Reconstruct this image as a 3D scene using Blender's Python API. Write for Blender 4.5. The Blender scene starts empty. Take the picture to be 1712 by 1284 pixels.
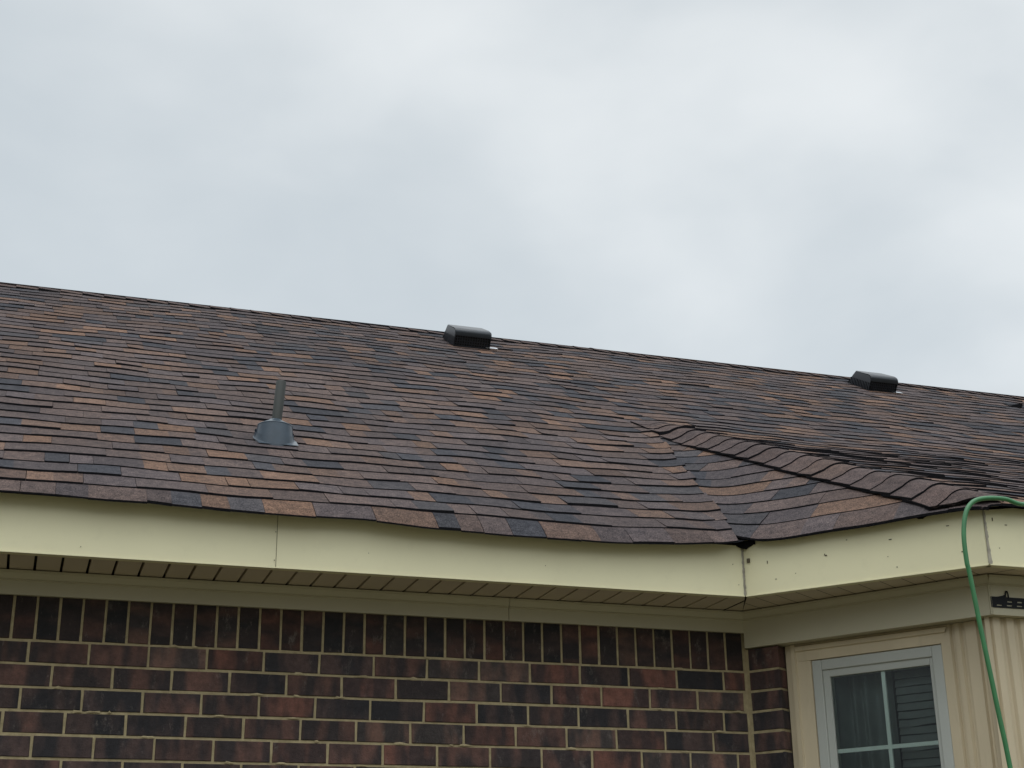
import bpy, math, random
from mathutils import Vector, Matrix

random.seed(7)
scene = bpy.context.scene
COL = scene.collection
SIN, COS, TAN, R = math.sin, math.cos, math.tan, math.radians

# ------------------------------------------------------------------ camera
def cam_axes(yaw, pitch, roll):
    f = Vector((SIN(yaw) * COS(pitch), COS(yaw) * COS(pitch), SIN(pitch)))
    r = Vector((COS(yaw), -SIN(yaw), 0.0))
    u = r.cross(f)
    return COS(roll) * r + SIN(roll) * u, -SIN(roll) * r + COS(roll) * u, f

CAM = Vector((-2.7771, -5.4043, -0.9949))
cr_, cu_, cf_ = cam_axes(0.32237, 0.35678, -0.013888)
cam_data = bpy.data.cameras.new('camera')
cam_data.sensor_width = 36.0
cam_data.lens = 2497.2 / 1712.0 * 36.0
cam_data.clip_start = 0.05
cam_data.clip_end = 5000.0
cam = bpy.data.objects.new('camera', cam_data)
M3 = Matrix((cr_, cu_, -cf_)).transposed()
cam.matrix_world = Matrix.Translation(CAM) @ M3.to_4x4()
COL.objects.link(cam)
scene.camera = cam

# ------------------------------------------------------------------ sky, sun, exposure
SUN_EL, SUN_AZ = R(68), R(205)            # azimuth clockwise from +Y: behind the camera, a little to its left
world = bpy.data.worlds.new('World')
scene.world = world
world.use_nodes = True
nt = world.node_tree
for n in list(nt.nodes):
    nt.nodes.remove(n)

def N(tree, kind, **kw):
    n = tree.nodes.new(kind)
    for k, v in kw.items():
        if k.startswith('i_'):
            n.inputs[k[2:].replace('_', ' ')].default_value = v
        else:
            setattr(n, k, v)
    return n

w_out = N(nt, 'ShaderNodeOutputWorld')
w_bg = N(nt, 'ShaderNodeBackground')
w_bg.inputs['Strength'].default_value = 0.1
sky = N(nt, 'ShaderNodeTexSky', sky_type='NISHITA', sun_disc=False)
sky.sun_elevation = SUN_EL
sky.sun_rotation = SUN_AZ
sky.air_density = 1.0
sky.dust_density = 2.0
tc = N(nt, 'ShaderNodeTexCoord')
sep = N(nt, 'ShaderNodeSeparateXYZ')
nt.links.new(tc.outputs['Generated'], sep.inputs[0])
# soft cloud masses
mp = N(nt, 'ShaderNodeMapping')
mp.inputs['Location'].default_value = (1.7, 0.6, 0.9)
mp.inputs['Scale'].default_value = (1.0, 1.0, 1.7)
nt.links.new(tc.outputs['Generated'], mp.inputs[0])
n1 = N(nt, 'ShaderNodeTexNoise', i_Scale=2.2, i_Detail=4.0, i_Roughness=0.45, i_Distortion=0.3)
nt.links.new(mp.outputs[0], n1.inputs['Vector'])
n2 = N(nt, 'ShaderNodeTexNoise', i_Scale=7.0, i_Detail=4.0, i_Roughness=0.5, i_Distortion=0.2)
nt.links.new(mp.outputs[0], n2.inputs['Vector'])
mxn = N(nt, 'ShaderNodeMath', operation='MULTIPLY_ADD')
mxn.inputs[1].default_value = 0.25
nt.links.new(n2.outputs['Fac'], mxn.inputs[0])
nt.links.new(n1.outputs['Fac'], mxn.inputs[2])
ramp = N(nt, 'ShaderNodeValToRGB')
ramp.color_ramp.interpolation = 'EASE'
e = ramp.color_ramp.elements
e[0].position = 0.40; e[0].color = (0.600, 0.665, 0.712, 1)
e[1].position = 0.84; e[1].color = (0.880, 0.920, 0.940, 1)
nt.links.new(mxn.outputs[0], ramp.inputs[0])
# overcast by height: horizon dimmed to shade the eaves, unseen zenith raised for light
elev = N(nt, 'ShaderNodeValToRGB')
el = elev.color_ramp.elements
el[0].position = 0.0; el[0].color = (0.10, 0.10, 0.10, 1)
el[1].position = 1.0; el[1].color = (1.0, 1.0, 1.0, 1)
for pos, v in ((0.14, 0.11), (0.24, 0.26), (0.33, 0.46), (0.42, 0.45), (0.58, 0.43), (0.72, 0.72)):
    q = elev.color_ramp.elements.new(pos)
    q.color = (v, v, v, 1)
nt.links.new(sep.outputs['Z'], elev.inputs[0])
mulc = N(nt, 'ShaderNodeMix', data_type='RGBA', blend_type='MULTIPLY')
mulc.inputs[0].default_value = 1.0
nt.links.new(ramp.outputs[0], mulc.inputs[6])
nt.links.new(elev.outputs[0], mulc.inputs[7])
scl = N(nt, 'ShaderNodeVectorMath', operation='SCALE')
scl.inputs['Scale'].default_value = 22.0
nt.links.new(mulc.outputs[2], scl.inputs[0])
mixs = N(nt, 'ShaderNodeMix', data_type='RGBA')
mixs.inputs[0].default_value = 0.95
nt.links.new(sky.outputs[0], mixs.inputs[6])
# unseen sky behind the camera, brightened on purpose to light the fascia
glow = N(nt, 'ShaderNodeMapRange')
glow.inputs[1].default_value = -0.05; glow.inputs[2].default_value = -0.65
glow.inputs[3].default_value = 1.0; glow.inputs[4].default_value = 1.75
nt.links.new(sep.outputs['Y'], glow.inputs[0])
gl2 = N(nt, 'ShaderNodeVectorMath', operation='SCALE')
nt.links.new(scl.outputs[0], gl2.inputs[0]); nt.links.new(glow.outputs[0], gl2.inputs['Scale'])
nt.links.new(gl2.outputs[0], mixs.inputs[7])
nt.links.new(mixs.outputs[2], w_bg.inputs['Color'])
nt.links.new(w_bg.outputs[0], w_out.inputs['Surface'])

sun_data = bpy.data.lights.new('sun', 'SUN')
sun_data.energy = 0.55
sun_data.angle = R(45)
sun_data.color = (1.0, 0.97, 0.92)
sun = bpy.data.objects.new('sun', sun_data)
sd = Vector((SIN(SUN_AZ) * COS(SUN_EL), COS(SUN_AZ) * COS(SUN_EL), SIN(SUN_EL)))
sun.rotation_euler = sd.to_track_quat('Z', 'Y').to_euler()
sun.location = sd * 30
COL.objects.link(sun)

scene.view_settings.view_transform = 'Standard'
scene.view_settings.look = 'None'
scene.view_settings.exposure = 0.0
scene.view_settings.gamma = 1.0
scene.view_settings.use_curve_mapping = False

# ------------------------------------------------------------------ mesh helpers
class MB:
    """collects faces (with a flat colour and a material index each) for ONE mesh object"""
    def __init__(s):
        s.v, s.f, s.c, s.m, s.sm = [], [], [], [], []

    def face(s, pts, col=(0.5, 0.5, 0.5), mi=0, smooth=False):
        b = len(s.v)
        s.v.extend([tuple(p) for p in pts])
        s.f.append(tuple(range(b, b + len(pts))))
        s.c.append(col); s.m.append(mi); s.sm.append(smooth)

    def grid(s, rows, col=(0.5, 0.5, 0.5), mi=0, smooth=True, closed=False, flip=False):
        b = len(s.v)
        n = len(rows[0])
        for r in rows:
            s.v.extend([tuple(p) for p in r])
        for i in range(len(rows) - 1):
            for j in range(n if closed else n - 1):
                k = (j + 1) % n
                q = (b + i * n + j, b + i * n + k, b + (i + 1) * n + k, b + (i + 1) * n + j)
                s.f.append(q[::-1] if flip else q)
                s.c.append(col); s.m.append(mi); s.sm.append(smooth)

    def box(s, lo, hi, col=(0.5, 0.5, 0.5), mi=0, T=None):
        x0, y0, z0 = lo; x1, y1, z1 = hi
        P = [(x0, y0, z0), (x1, y0, z0), (x1, y1, z0), (x0, y1, z0), (x0, y0, z1), (x1, y0, z1), (x1, y1, z1), (x0, y1, z1)]
        if T is not None:
            P = [T(*p) for p in P]
        b = len(s.v)
        s.v.extend([tuple(p) for p in P])
        for q in ((0, 3, 2, 1), (4, 5, 6, 7), (0, 1, 5, 4), (1, 2, 6, 5), (2, 3, 7, 6), (3, 0, 4, 7)):
            s.f.append(tuple(b + i for i in q)); s.c.append(col); s.m.append(mi); s.sm.append(False)

    def tube(s, path, rad, seg=12, col=(0.5, 0.5, 0.5), mi=0, cap=True):
        rows = []
        up0 = None
        for i, p in enumerate(path):
            p = Vector(p)
            a = Vector(path[max(i - 1, 0)]); b = Vector(path[min(i + 1, len(path) - 1)])
            t = (b - a).normalized()
            if up0 is None:
                up0 = Vector((1, 0, 0)) if abs(t.x) < 0.8 else Vector((0, 0, 1))
            x = (up0 - t * up0.dot(t)).normalized(); y = t.cross(x); up0 = x
            rr = rad[i] if isinstance(rad, (list, tuple)) else rad
            rows.append([p + rr * (COS(2 * math.pi * k / seg) * x + SIN(2 * math.pi * k / seg) * y) for k in range(seg)])
        s.grid(rows, col, mi, True, True)
        if cap:
            s.face(rows[0][::-1], col, mi); s.face(rows[-1], col, mi)

    def build(s, name, mats, parent=None, bevel=0.0, weld=False):
        me = bpy.data.meshes.new(name)
        me.from_pydata(s.v, [], s.f)
        if not isinstance(mats, (list, tuple)):
            mats = [mats]
        for m in mats:
            me.materials.append(m)
        me.polygons.foreach_set('material_index', s.m)
        me.polygons.foreach_set('use_smooth', s.sm)
        at = me.attributes.new('Col', 'FLOAT_COLOR', 'FACE')
        flat = []
        for c in s.c:
            flat.extend((c[0], c[1], c[2], 1.0))
        at.data.foreach_set('color', flat)
        me.update()
        o = bpy.data.objects.new(name, me)
        COL.objects.link(o)
        if parent is not None:
            o.parent = parent
            o.matrix_parent_inverse = parent.matrix_world.inverted() if parent.type != 'EMPTY' or True else Matrix()
        if bevel:
            md = o.modifiers.new('bevel', 'BEVEL'); md.width = bevel; md.segments = 2; md.limit_method = 'ANGLE'
        return o

def thing(name, label, cat, loc, group=None):
    o = bpy.data.objects.new(name, None)
    o.empty_display_size = 0.2
    o.location = loc
    o.matrix_world = Matrix.Translation(Vector(loc))
    COL.objects.link(o)
    o['label'] = label; o['category'] = cat
    if group:
        o['group'] = group
    return o

def tag(o, label, cat, group=None):
    o['label'] = label; o['category'] = cat
    if group:
        o['group'] = group
    return o

# ------------------------------------------------------------------ materials
def newmat(name):
    m = bpy.data.materials.new(name)
    m.use_nodes = True
    t = m.node_tree
    b = t.nodes['Principled BSDF']
    return m, t, b

def mixrgb(t, fac, a, b, mode='MIX'):
    n = N(t, 'ShaderNodeMix', data_type='RGBA', blend_type=mode)
    for sock, v in ((0, fac), (6, a), (7, b)):
        if hasattr(v, 'default_value') or hasattr(v, 'is_output'):
            t.links.new(v, n.inputs[sock])
        else:
            n.inputs[sock].default_value = v if sock == 0 else (tuple(v) + (1,) if len(v) == 3 else v)
    return n.outputs[2]

def noise(t, scale, detail=3.0, rough=0.5, coord=None, mapscale=None):
    n = N(t, 'ShaderNodeTexNoise', i_Scale=scale, i_Detail=detail, i_Roughness=rough)
    if coord is None:
        coord = N(t, 'ShaderNodeTexCoord').outputs['Object']
    if mapscale:
        mp_ = N(t, 'ShaderNodeMapping')
        mp_.inputs['Scale'].default_value = mapscale
        t.links.new(coord, mp_.inputs[0]); coord = mp_.outputs[0]
    t.links.new(coord, n.inputs['Vector'])
    return n.outputs['Fac']

def ramp2(t, fac, p0, c0, p1, c1):
    r = N(t, 'ShaderNodeValToRGB')
    a, b = r.color_ramp.elements
    a.position, b.position = p0, p1
    a.color = tuple(c0) + (1,); b.color = tuple(c1) + (1,)
    t.links.new(fac, r.inputs[0])
    return r.outputs[0]

def bump(t, b, h, strength=0.3, dist=0.002):
    n = N(t, 'ShaderNodeBump')
    n.inputs['Strength'].default_value = strength
    n.inputs['Distance'].default_value = dist
    t.links.new(h, n.inputs['Height'])
    t.links.new(n.outputs[0], b.inputs['Normal'])

def painted(name, base, rough=0.45, vary=0.10, dirt=0.0, scale=3.0, streak=False, bumpy=0.05):
    m, t, b = newmat(name)
    dark = tuple(c * (1 - vary) for c in base)
    f = noise(t, scale, 5, 0.6, mapscale=(1, 1, 0.25) if streak else None)
    c = ramp2(t, f, 0.3, dark, 0.7, base)
    if dirt:
        f2 = noise(t, 14, 6, 0.7, mapscale=(1, 1, 0.15) if streak else None)
        d = ramp2(t, f2, 0.55, (0, 0, 0), 0.8, (dirt,) * 3)
        c = mixrgb(t, d, c, (base[0] * 0.45, base[1] * 0.42, base[2] * 0.38))
    t.links.new(c, b.inputs['Base Color'])
    b.inputs['Roughness'].default_value = rough
    if bumpy:
        bump(t, b, noise(t, 60, 3), bumpy, 0.002)
    return m

def shingle_material():
    m, t, b = newmat('asphalt_shingle')
    at = N(t, 'ShaderNodeAttribute', attribute_name='Col')
    fine = noise(t, 210, 3, 0.75)
    mid = noise(t, 32, 5, 0.7)
    broad = noise(t, 1.3, 4, 0.6)
    c = mixrgb(t, 1.0, at.outputs['Color'], ramp2(t, fine, 0.34, (0.28, 0.28, 0.30), 0.68, (1.80, 1.74, 1.68)), 'MULTIPLY')
    c = mixrgb(t, 1.0, c, ramp2(t, mid, 0.32, (0.64, 0.65, 0.68), 0.68, (1.34, 1.30, 1.27)), 'MULTIPLY')
    c = mixrgb(t, 1.0, c, ramp2(t, broad, 0.3, (0.74, 0.75, 0.78), 0.7, (1.06, 1.04, 1.02)), 'MULTIPLY')
    t.links.new(c, b.inputs['Base Color'])
    b.inputs['Roughness'].default_value = 0.88
    b.inputs['Specular IOR Level'].default_value = 0.12
    bump(t, b, fine, 0.5, 0.0015)
    return m

def brick_material(name='flashed_brick', ms=(1.0, 1.0, 0.28)):
    m, t, b = newmat(name)
    at = N(t, 'ShaderNodeAttribute', attribute_name='Col')
    # fire flashing: bands of dark and red that run across the long side of each brick
    off = N(t, 'ShaderNodeVectorMath', operation='MULTIPLY_ADD')
    t.links.new(at.outputs['Color'], off.inputs[0])
    off.inputs[1].default_value = (431.0, 377.0, 523.0)
    t.links.new(N(t, 'ShaderNodeTexCoord').outputs['Object'], off.inputs[2])
    own = off.outputs[0]
    band = noise(t, 14, 2, 0.5, coord=own, mapscale=ms)
    patch = noise(t, 34, 6, 0.75, coord=own)
    red = ramp2(t, band, 0.43, (0.42, 0.46, 0.53), 0.62, (1.45, 1.10, 0.98))
    c = mixrgb(t, 1.0, at.outputs['Color'], red, 'MULTIPLY')
    c = mixrgb(t, 1.0, c, ramp2(t, patch, 0.3, (0.60, 0.60, 0.61), 0.72, (1.38, 1.36, 1.34)), 'MULTIPLY')
    pale = noise(t, 19, 8, 0.85, coord=own, mapscale=(1.0, 1.0, 0.5))
    c = mixrgb(t, ramp2(t, pale, 0.57, (0, 0, 0), 0.74, (0.6,) * 3), c, (0.25, 0.21, 0.18))
    t.links.new(c, b.inputs['Base Color'])
    b.inputs['Roughness'].default_value = 0.85
    bump(t, b, noise(t, 90, 6, 0.8), 0.9, 0.005)
    return m

def mortar_material():
    m, t, b = newmat('mortar')
    c = ramp2(t, noise(t, 30, 5, 0.7), 0.3, (0.25, 0.20, 0.11), 0.7, (0.41, 0.335, 0.195))
    t.links.new(c, b.inputs['Base Color'])
    b.inputs['Roughness'].default_value = 0.95
    bump(t, b, noise(t, 150, 4, 0.7), 0.6, 0.004)
    return m

def simple(name, base, rough=0.5, metal=0.0, vary=0.15, scale=8.0, spec=0.5):
    m, t, b = newmat(name)
    c = ramp2(t, noise(t, scale, 4, 0.6), 0.3, tuple(x * (1 - vary) for x in base), 0.7, tuple(min(1, x * (1 + vary)) for x in base))
    t.links.new(c, b.inputs['Base Color'])
    b.inputs['Roughness'].default_value = rough
    b.inputs['Metallic'].default_value = metal
    b.inputs['Specular IOR Level'].default_value = spec
    return m

def glass_material():
    m, t, b = newmat('window_glass')
    t.nodes.remove(b)
    out = t.nodes['Material Output']
    tr = N(t, 'ShaderNodeBsdfTransparent'); tr.inputs[0].default_value = (0.90, 0.945, 0.93, 1)
    gl = N(t, 'ShaderNodeBsdfGlossy'); gl.inputs['Roughness'].default_value = 0.015
    fr = N(t, 'ShaderNodeFresnel'); fr.inputs[0].default_value = 1.5
    bp = N(t, 'ShaderNodeBump'); bp.inputs['Strength'].default_value = 0.06; bp.inputs['Distance'].default_value = 0.01
    t.links.new(noise(t, 7, 1, 0.4), bp.inputs['Height'])
    t.links.new(bp.outputs[0], gl.inputs['Normal']); t.links.new(bp.outputs[0], fr.inputs['Normal'])
    mx = N(t, 'ShaderNodeMixShader')
    t.links.new(fr.outputs[0], mx.inputs[0]); t.links.new(tr.outputs[0], mx.inputs[1]); t.links.new(gl.outputs[0], mx.inputs[2])
    t.links.new(mx.outputs[0], out.inputs['Surface'])
    return m

M_SHINGLE = shingle_material()
M_BRICK = brick_material()
M_SOLDIER = brick_material('soldier_brick', (0.25, 1.0, 0.9))
M_MORTAR = mortar_material()
M_CREAM = painted('cream_aluminium', (0.76, 0.705, 0.46), 0.42, 0.06, 0.10, 2.0, bumpy=0.03)
M_SOFFIT = painted('soffit_vinyl', (0.60, 0.51, 0.385), 0.5, 0.08)
M_FRIEZE = painted('frieze_vinyl', (0.47, 0.43, 0.305), 0.5, 0.06)
M_SIDING = painted('bay_cladding', (0.60, 0.50, 0.34), 0.5, 0.16, 0.35, 5.0, streak=True)
M_WHITE = painted('white_vinyl', (0.43, 0.44, 0.40), 0.4, 0.06)
M_MUNTIN = painted('grille_vinyl', (0.86, 0.90, 0.86), 0.4, 0.05)
M_DARK = simple('dark_gap', (0.012, 0.012, 0.014), 0.9)
M_SPECK = simple('dirt_speck', (0.10, 0.08, 0.05), 0.9)
M_CAULK = painted('old_caulk', (0.42, 0.38, 0.30), 0.8, 0.45, 0.6, 25.0)
M_GLASS = glass_material()
M_VENT = simple('black_vent_plastic', (0.010, 0.014, 0.021), 0.36, 0.0, 0.25, 12.0, 0.6)
M_VENTIN = simple('vent_screen', (0.006, 0.006, 0.008), 0.7)
M_FLASH = simple('bare_flashing', (0.55, 0.57, 0.60), 0.35, 0.8)
M_BOOT = simple('blue_grey_boot', (0.030, 0.048, 0.068), 0.32, 0.0, 0.18, 18.0, 0.5)
M_PIPE = painted('weathered_pipe', (0.034, 0.038, 0.033), 0.6, 0.45, 0.4, 10.0, streak=True)
M_HOSE = simple('green_hose_rubber', (0.042, 0.175, 0.065), 0.38, 0.0, 0.15, 20.0)
M_BRACKET = simple('black_bracket_plastic', (0.005, 0.006, 0.009), 0.6, spec=0.25)
M_CURTAIN = simple('grey_net_curtain', (0.14, 0.155, 0.15), 0.9)
M_REFL_SLAT = simple('grey_reflection_slat', (0.125, 0.135, 0.13), 0.7)
M_ROOM = simple('dim_room', (0.02, 0.022, 0.024), 0.9)

def ground_material():
    m, t, b = newmat('grass_ground')
    c = ramp2(t, noise(t, 3.0, 8, 0.7), 0.35, (0.09, 0.085, 0.045), 0.68, (0.19, 0.165, 0.105))
    t.links.new(c, b.inputs['Base Color'])
    b.inputs['Roughness'].default_value = 0.95
    bump(t, b, noise(t, 40, 6, 0.8), 0.8, 0.03)
    return m
M_GROUND = ground_material()

# ------------------------------------------------------------------ ground
ZG = -2.55
g = MB()
g.face([(-2000, -2000, ZG), (2000, -2000, ZG), (2000, 2000, ZG), (-2000, 2000, ZG)])
go = g.build('ground', M_GROUND)
go['kind'] = 'structure'

# ------------------------------------------------------------------ house: measurements
HC = 0.07956            # brick course
EX = 0.143              # shingle exposure
PITCH = R(30.115)
CA, SA, TA = COS(PITCH), SIN(PITCH), TAN(PITCH)
YE, ZE = -0.399, 0.4146             # main roof plane passes here
D = 0.2944                          # fascia stands this far off the main wall
ZF = 0.2385                         # bottom of fascia and soffit
TH = 0.85618                        # bay eave turns by this angle
C0 = Vector((-TAN(TH / 2) * D, -D, 0))
DW = Vector((COS(TH), -SIN(TH), 0))      # along the bay eave, outwards
MI = Vector((SIN(TH), COS(TH), 0))       # inwards, square to the bay eave
LB = 0.9315
C1 = C0 + LB * DW                        # outer fascia corner
TW = 0.96612                             # bay wall angle
WW = Vector((COS(TW), -SIN(TW), 0)); WN = Vector((-SIN(TW), -COS(TW), 0))
W1 = 1.015 * WW                          # outer corner of bay wall
XL, XR = -6.6, 7.6                       # roof ends
XB = 3.45                                # right corner of bay eave
XM = 0.5 * (C1.x + XB)                   # the bay mirrors about this
YRIDGE = YE + (38 * EX + 0.136) * CA
ZRIDGE = ZE + (38 * EX + 0.136) * SA
YBACK = 2 * YRIDGE - YE
APEX = Vector((0.408, 1.718, 1.643))
OV = 0.045                               # shingle overhang past the bay fascia
ZL0 = 0.443
E0 = C0 - OV * MI + 0.0 * DW             # on the bay eave line
YF = C1.y - OV
# slopes of the bay planes so that both pass through the apex
dl_apex = (APEX - E0).dot(MI)
TL = (APEX.z - ZL0) / dl_apex
TF = (APEX.z - ZL0 - 0.01) / (APEX.y - YF)

def droop_amp(x):
    tab = ((-9, .014), (-3, .016), (-1.96, .025), (-1.1, .038), (-.5, .034), (-.15, .014), (0.1, .01), (9, .01))
    for (a, va), (b, vb) in zip(tab, tab[1:]):
        if a <= x <= b:
            k = (x - a) / (b - a); k = k * k * (3 - 2 * k)
            return va + (vb - va) * k
    return 0.01

def wav(x, y):
    return (0.0035 * SIN(x * 2.3 + y * 1.1 + 0.7) + 0.0025 * SIN(x * 5.1 - y * 2.7 + 2.0) + 0.0018 * SIN(x * 9.7 + y * 6.3 + 1.1)
            + 0.0012 * SIN(x * 17.0 - y * 11.0))

def h_main(x, y):
    z = ZE + (y - YE) * TA
    s = (y + 0.368) / 0.135
    if s < 1:
        z -= droop_amp(x) * (1 - max(s, -0.2)) ** 2
    return z

def h_left(x, y):
    P = Vector((x, y, 0)) - E0
    dl = P.dot(MI); t = P.dot(DW)
    z = ZL0 + dl * TL + 0.012 * max(0, min(1, t / LB)) * max(0, 1 - max(dl, 0) / 1.2)
    if dl < 0.1:
        z -= 0.014 * (1 - dl / 0.1) ** 2
    return z

def h_front(x, y):
    z = ZL0 + 0.01 + (y - YF) * TF
    if y - YF < 0.1:
        z -= 0.012 * (1 - (y - YF) / 0.1) ** 2
    return z

def smin(a, b, k):
    h = max(k - abs(a - b), 0) / k
    return min(a, b) - h * h * k * 0.25

def H(x, y, kh=0.05, kv=0.075):
    xx = 2 * XM - x if x > XM else x
    b = smin(h_left(xx, y), h_front(xx, y), kh)
    a = h_main(xx if x > XM else x, y)
    return -smin(-a, -b, kv) + wav(x, y)

# plan lines: valley from inner eave corner to apex, hip from outer eave corner to apex
V0 = Vector((-0.172, -0.40, 0))
E1 = Vector((C1.x - 0.0205, YF, 0))
def x_valley(y):
    k = (y - V0.y) / (APEX.y - V0.y)
    return V0.x + k * (APEX.x - V0.x)
def x_hip(y):
    k = (y - E1.y) / (APEX.y - E1.y)
    return E1.x + k * (APEX.x - E1.x)

# ------------------------------------------------------------------ shingles
def shingle_colour():
    r = random.random()
    v = random.uniform(0.74, 1.06)
    if r < 0.54:
        c = random.choice(((0.105, 0.081, 0.075), (0.093, 0.075, 0.073), (0.114, 0.086, 0.078), (0.096, 0.080, 0.081)))
    elif r < 0.72:
        c = random.choice(((0.056, 0.057, 0.065), (0.068, 0.065, 0.070), (0.051, 0.053, 0.062)))
    elif r < 0.88:
        c = random.choice(((0.154, 0.101, 0.075), (0.143, 0.097, 0.076), (0.172, 0.109, 0.078)))
    else:
        c = random.choice(((0.122, 0.085, 0.070), (0.075, 0.064, 0.066)))
    return tuple(x * v for x in c)

BUTT = (0.0045, 0.0045, 0.006)

def tab(mb, P, lo0, lo1, hi0, hi1, col, off_lo, off_hi, lift=(0, 0), step=0.07, extra=0.0, nrow=1, butt=True, sides=(True, True)):
    """one shingle tab; P(u, s) gives plan x, y.  lo0..lo1 along the lower edge, hi0..hi1 along the upper; each is (u, s)"""
    w = abs(lo1[0] - lo0[0])
    n = max(1, int(math.ceil(w / step)))
    rows = []
    for i in range(nrow + 1):
        k = i / nrow
        row = []
        for j in range(n + 1):
            q = j / n
            lo = (lo0[0] + q * (lo1[0] - lo0[0]), lo0[1] + q * (lo1[1] - lo0[1]))
            hi = (hi0[0] + q * (hi1[0] - hi0[0]), hi0[1] + q * (hi1[1] - hi0[1]))
            x, y = P(lo[0] + k * (hi[0] - lo[0]), lo[1] + k * (hi[1] - lo[1]))
            lf = (lift[0] * (1 - q) + lift[1] * q) * (1 - k) ** 2
            if callable(extra):
                lf += extra(lo[0] + k * (hi[0] - lo[0]), lo[1] + k * (hi[1] - lo[1]))
            row.append(Vector((x, y, H(x, y) + (0.0 if callable(extra) else extra) + off_lo + (off_hi - off_lo) * k + lf)))
        rows.append(row)
    mb.grid(rows, col, 0, False)
    if butt:
        low = rows[0]
        t = min(off_lo, 0.0145) + 0.002 + max(lift)
        bot = [p - Vector((0, 0, t)) for p in low]
        mb.grid([bot, low], BUTT, 0, False)
        for j, flip in ((0, False), (-1, True)):
            if not sides[0 if j == 0 else 1]:
                continue
            a, b = rows[0][j], rows[-1][j]
            q = [a, b, b - Vector((0, 0, 0.002)), a - Vector((0, 0, t))]
            mb.face(q if flip else q[::-1], tuple(0.35 * c_ for c_ in col))

def lay_course(mb, P, s_lo, s_hi, u0, u1, over=0.03, cut0=None, cut1=None, step=0.09, extra_fn=None, nrow=1, wmin=0.08, wmax=0.25, base=0.0):
    """fill one course from u0 to u1; cut0/cut1(s) give slanted ends"""
    u = u0 - random.uniform(0, 0.2) if cut0 is None else cut0(s_lo)
    top_prev = cut0(s_hi + over) if cut0 else u
    thick = random.random() < 0.5
    end = u1 if cut1 is None else cut1(s_lo)
    wob = random.uniform(-0.002, 0.002)
    last_full = u
    while u < end - 1e-4:
        w = random.uniform(wmin, wmax)
        if random.random() < 0.12:
            w *= 1.5
        nu = u + w
        last = False
        if nu > end - 0.05:
            nu = end; last = True
        top_n = cut1(s_hi + over) if (last and cut1) else nu
        if top_n < top_prev + 0.004:
            top_n = top_prev + 0.004
        gap = 0.0022 if random.random() < 0.55 else 0.0
        off = ((0.0100 if thick else 0.0066) if base == 0 else (0.0085 if thick else 0.0062) if base == 1 else 0.0050) + random.uniform(-0.0008, 0.0008)
        lift = (0.0, 0.0)
        if random.random() < 0.10:
            lift = random.choice(((0.004, 0.0), (0.0, 0.004), (0.003, 0.004)))
        ds = wob + random.uniform(-0.0015, 0.0015) if base == 0 else random.uniform(-0.003, 0.003)
        ex = extra_fn if extra_fn else 0.0
        A_, B_ = (u + gap * .5, s_lo + ds), (nu - gap * .5, s_lo + ds + random.uniform(-0.0012, 0.0012))
        C_, D_ = (top_prev + gap * .5, s_hi + over), (top_n - gap * .5, s_hi + over)
        col = shingle_colour()
        if w > 0.16 and random.random() < 0.5:
            q1 = random.uniform(0.35, 0.65)
            mid_ = lambda a, b, q: (a[0] + (b[0] - a[0]) * q, a[1] + (b[1] - a[1]) * q)
            c2 = shingle_colour()
            kq = random.choice((0.4, 0.6, 1.0))
            c2 = tuple(a * (1 - kq) + b * kq for a, b in zip(col, c2))
            lm_ = 0.5 * (lift[0] + lift[1])
            q2 = q1 + random.uniform(-0.03, 0.03)
            tab(mb, P, A_, mid_(A_, B_, q1), C_, mid_(C_, D_, q2), col, off, 0.0012, (lift[0], lm_), step, ex, nrow, sides=(True, False))
            tab(mb, P, mid_(A_, B_, q1), B_, mid_(C_, D_, q2), D_, c2, off, 0.0012, (lm_, lift[1]), step, ex, nrow, sides=(False, True))
        else:
            tab(mb, P, A_, B_, C_, D_, col, off, 0.0012, lift, step, ex, nrow)
        u = nu; top_prev = top_n
        thick = (not thick) if random.random() < 0.75 else thick

house = thing('brick_house', 'dark brick house with cream eaves, brown shingle roof and an angled window bay', 'house', (0, 0, ZG))

roof = MB()
P_main = lambda u, s: (u, YE + s * CA)
S0 = (-0.368 - YE) / CA
NROW = 39
for k in range(NROW):
    s_lo = S0 if k == 0 else k * EX
    s_hi = (k + 1) * EX
    if k == NROW - 1:
        s_hi = 38 * EX + 0.10
    yl = YE + s_lo * CA
    near = k < 14
    if yl < APEX.y - 0.03:
        jit = random.uniform(-0.014, 0.012)
        c1 = lambda s, j=jit: x_valley(YE + s * CA) - 0.018 + j
        ef = lambda u, s: 0.007 * max(0.0, min(1.0, (u - x_valley(YE + s * CA) + 0.65) / 0.6)) ** 2
        lay_course(roof, P_main, s_lo, s_hi, XL, 0, cut1=c1, extra_fn=ef, nrow=4 if k == 0 else 1, base=2 if k == 0 else 0, step=0.07 if near else 0.12)
        c0 = lambda s: 2 * XM - x_valley(YE + s * CA) + 0.018
        ef2 = lambda u, s: 0.007
        lay_course(roof, P_main, s_lo, s_hi, 0, XR, cut0=c0, extra_fn=ef2, nrow=3 if k == 0 else 1, step=0.12)
    else:
        lay_course(roof, P_main, s_lo, s_hi, XL, XR, step=0.08 if k < 22 else 0.14)

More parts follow.
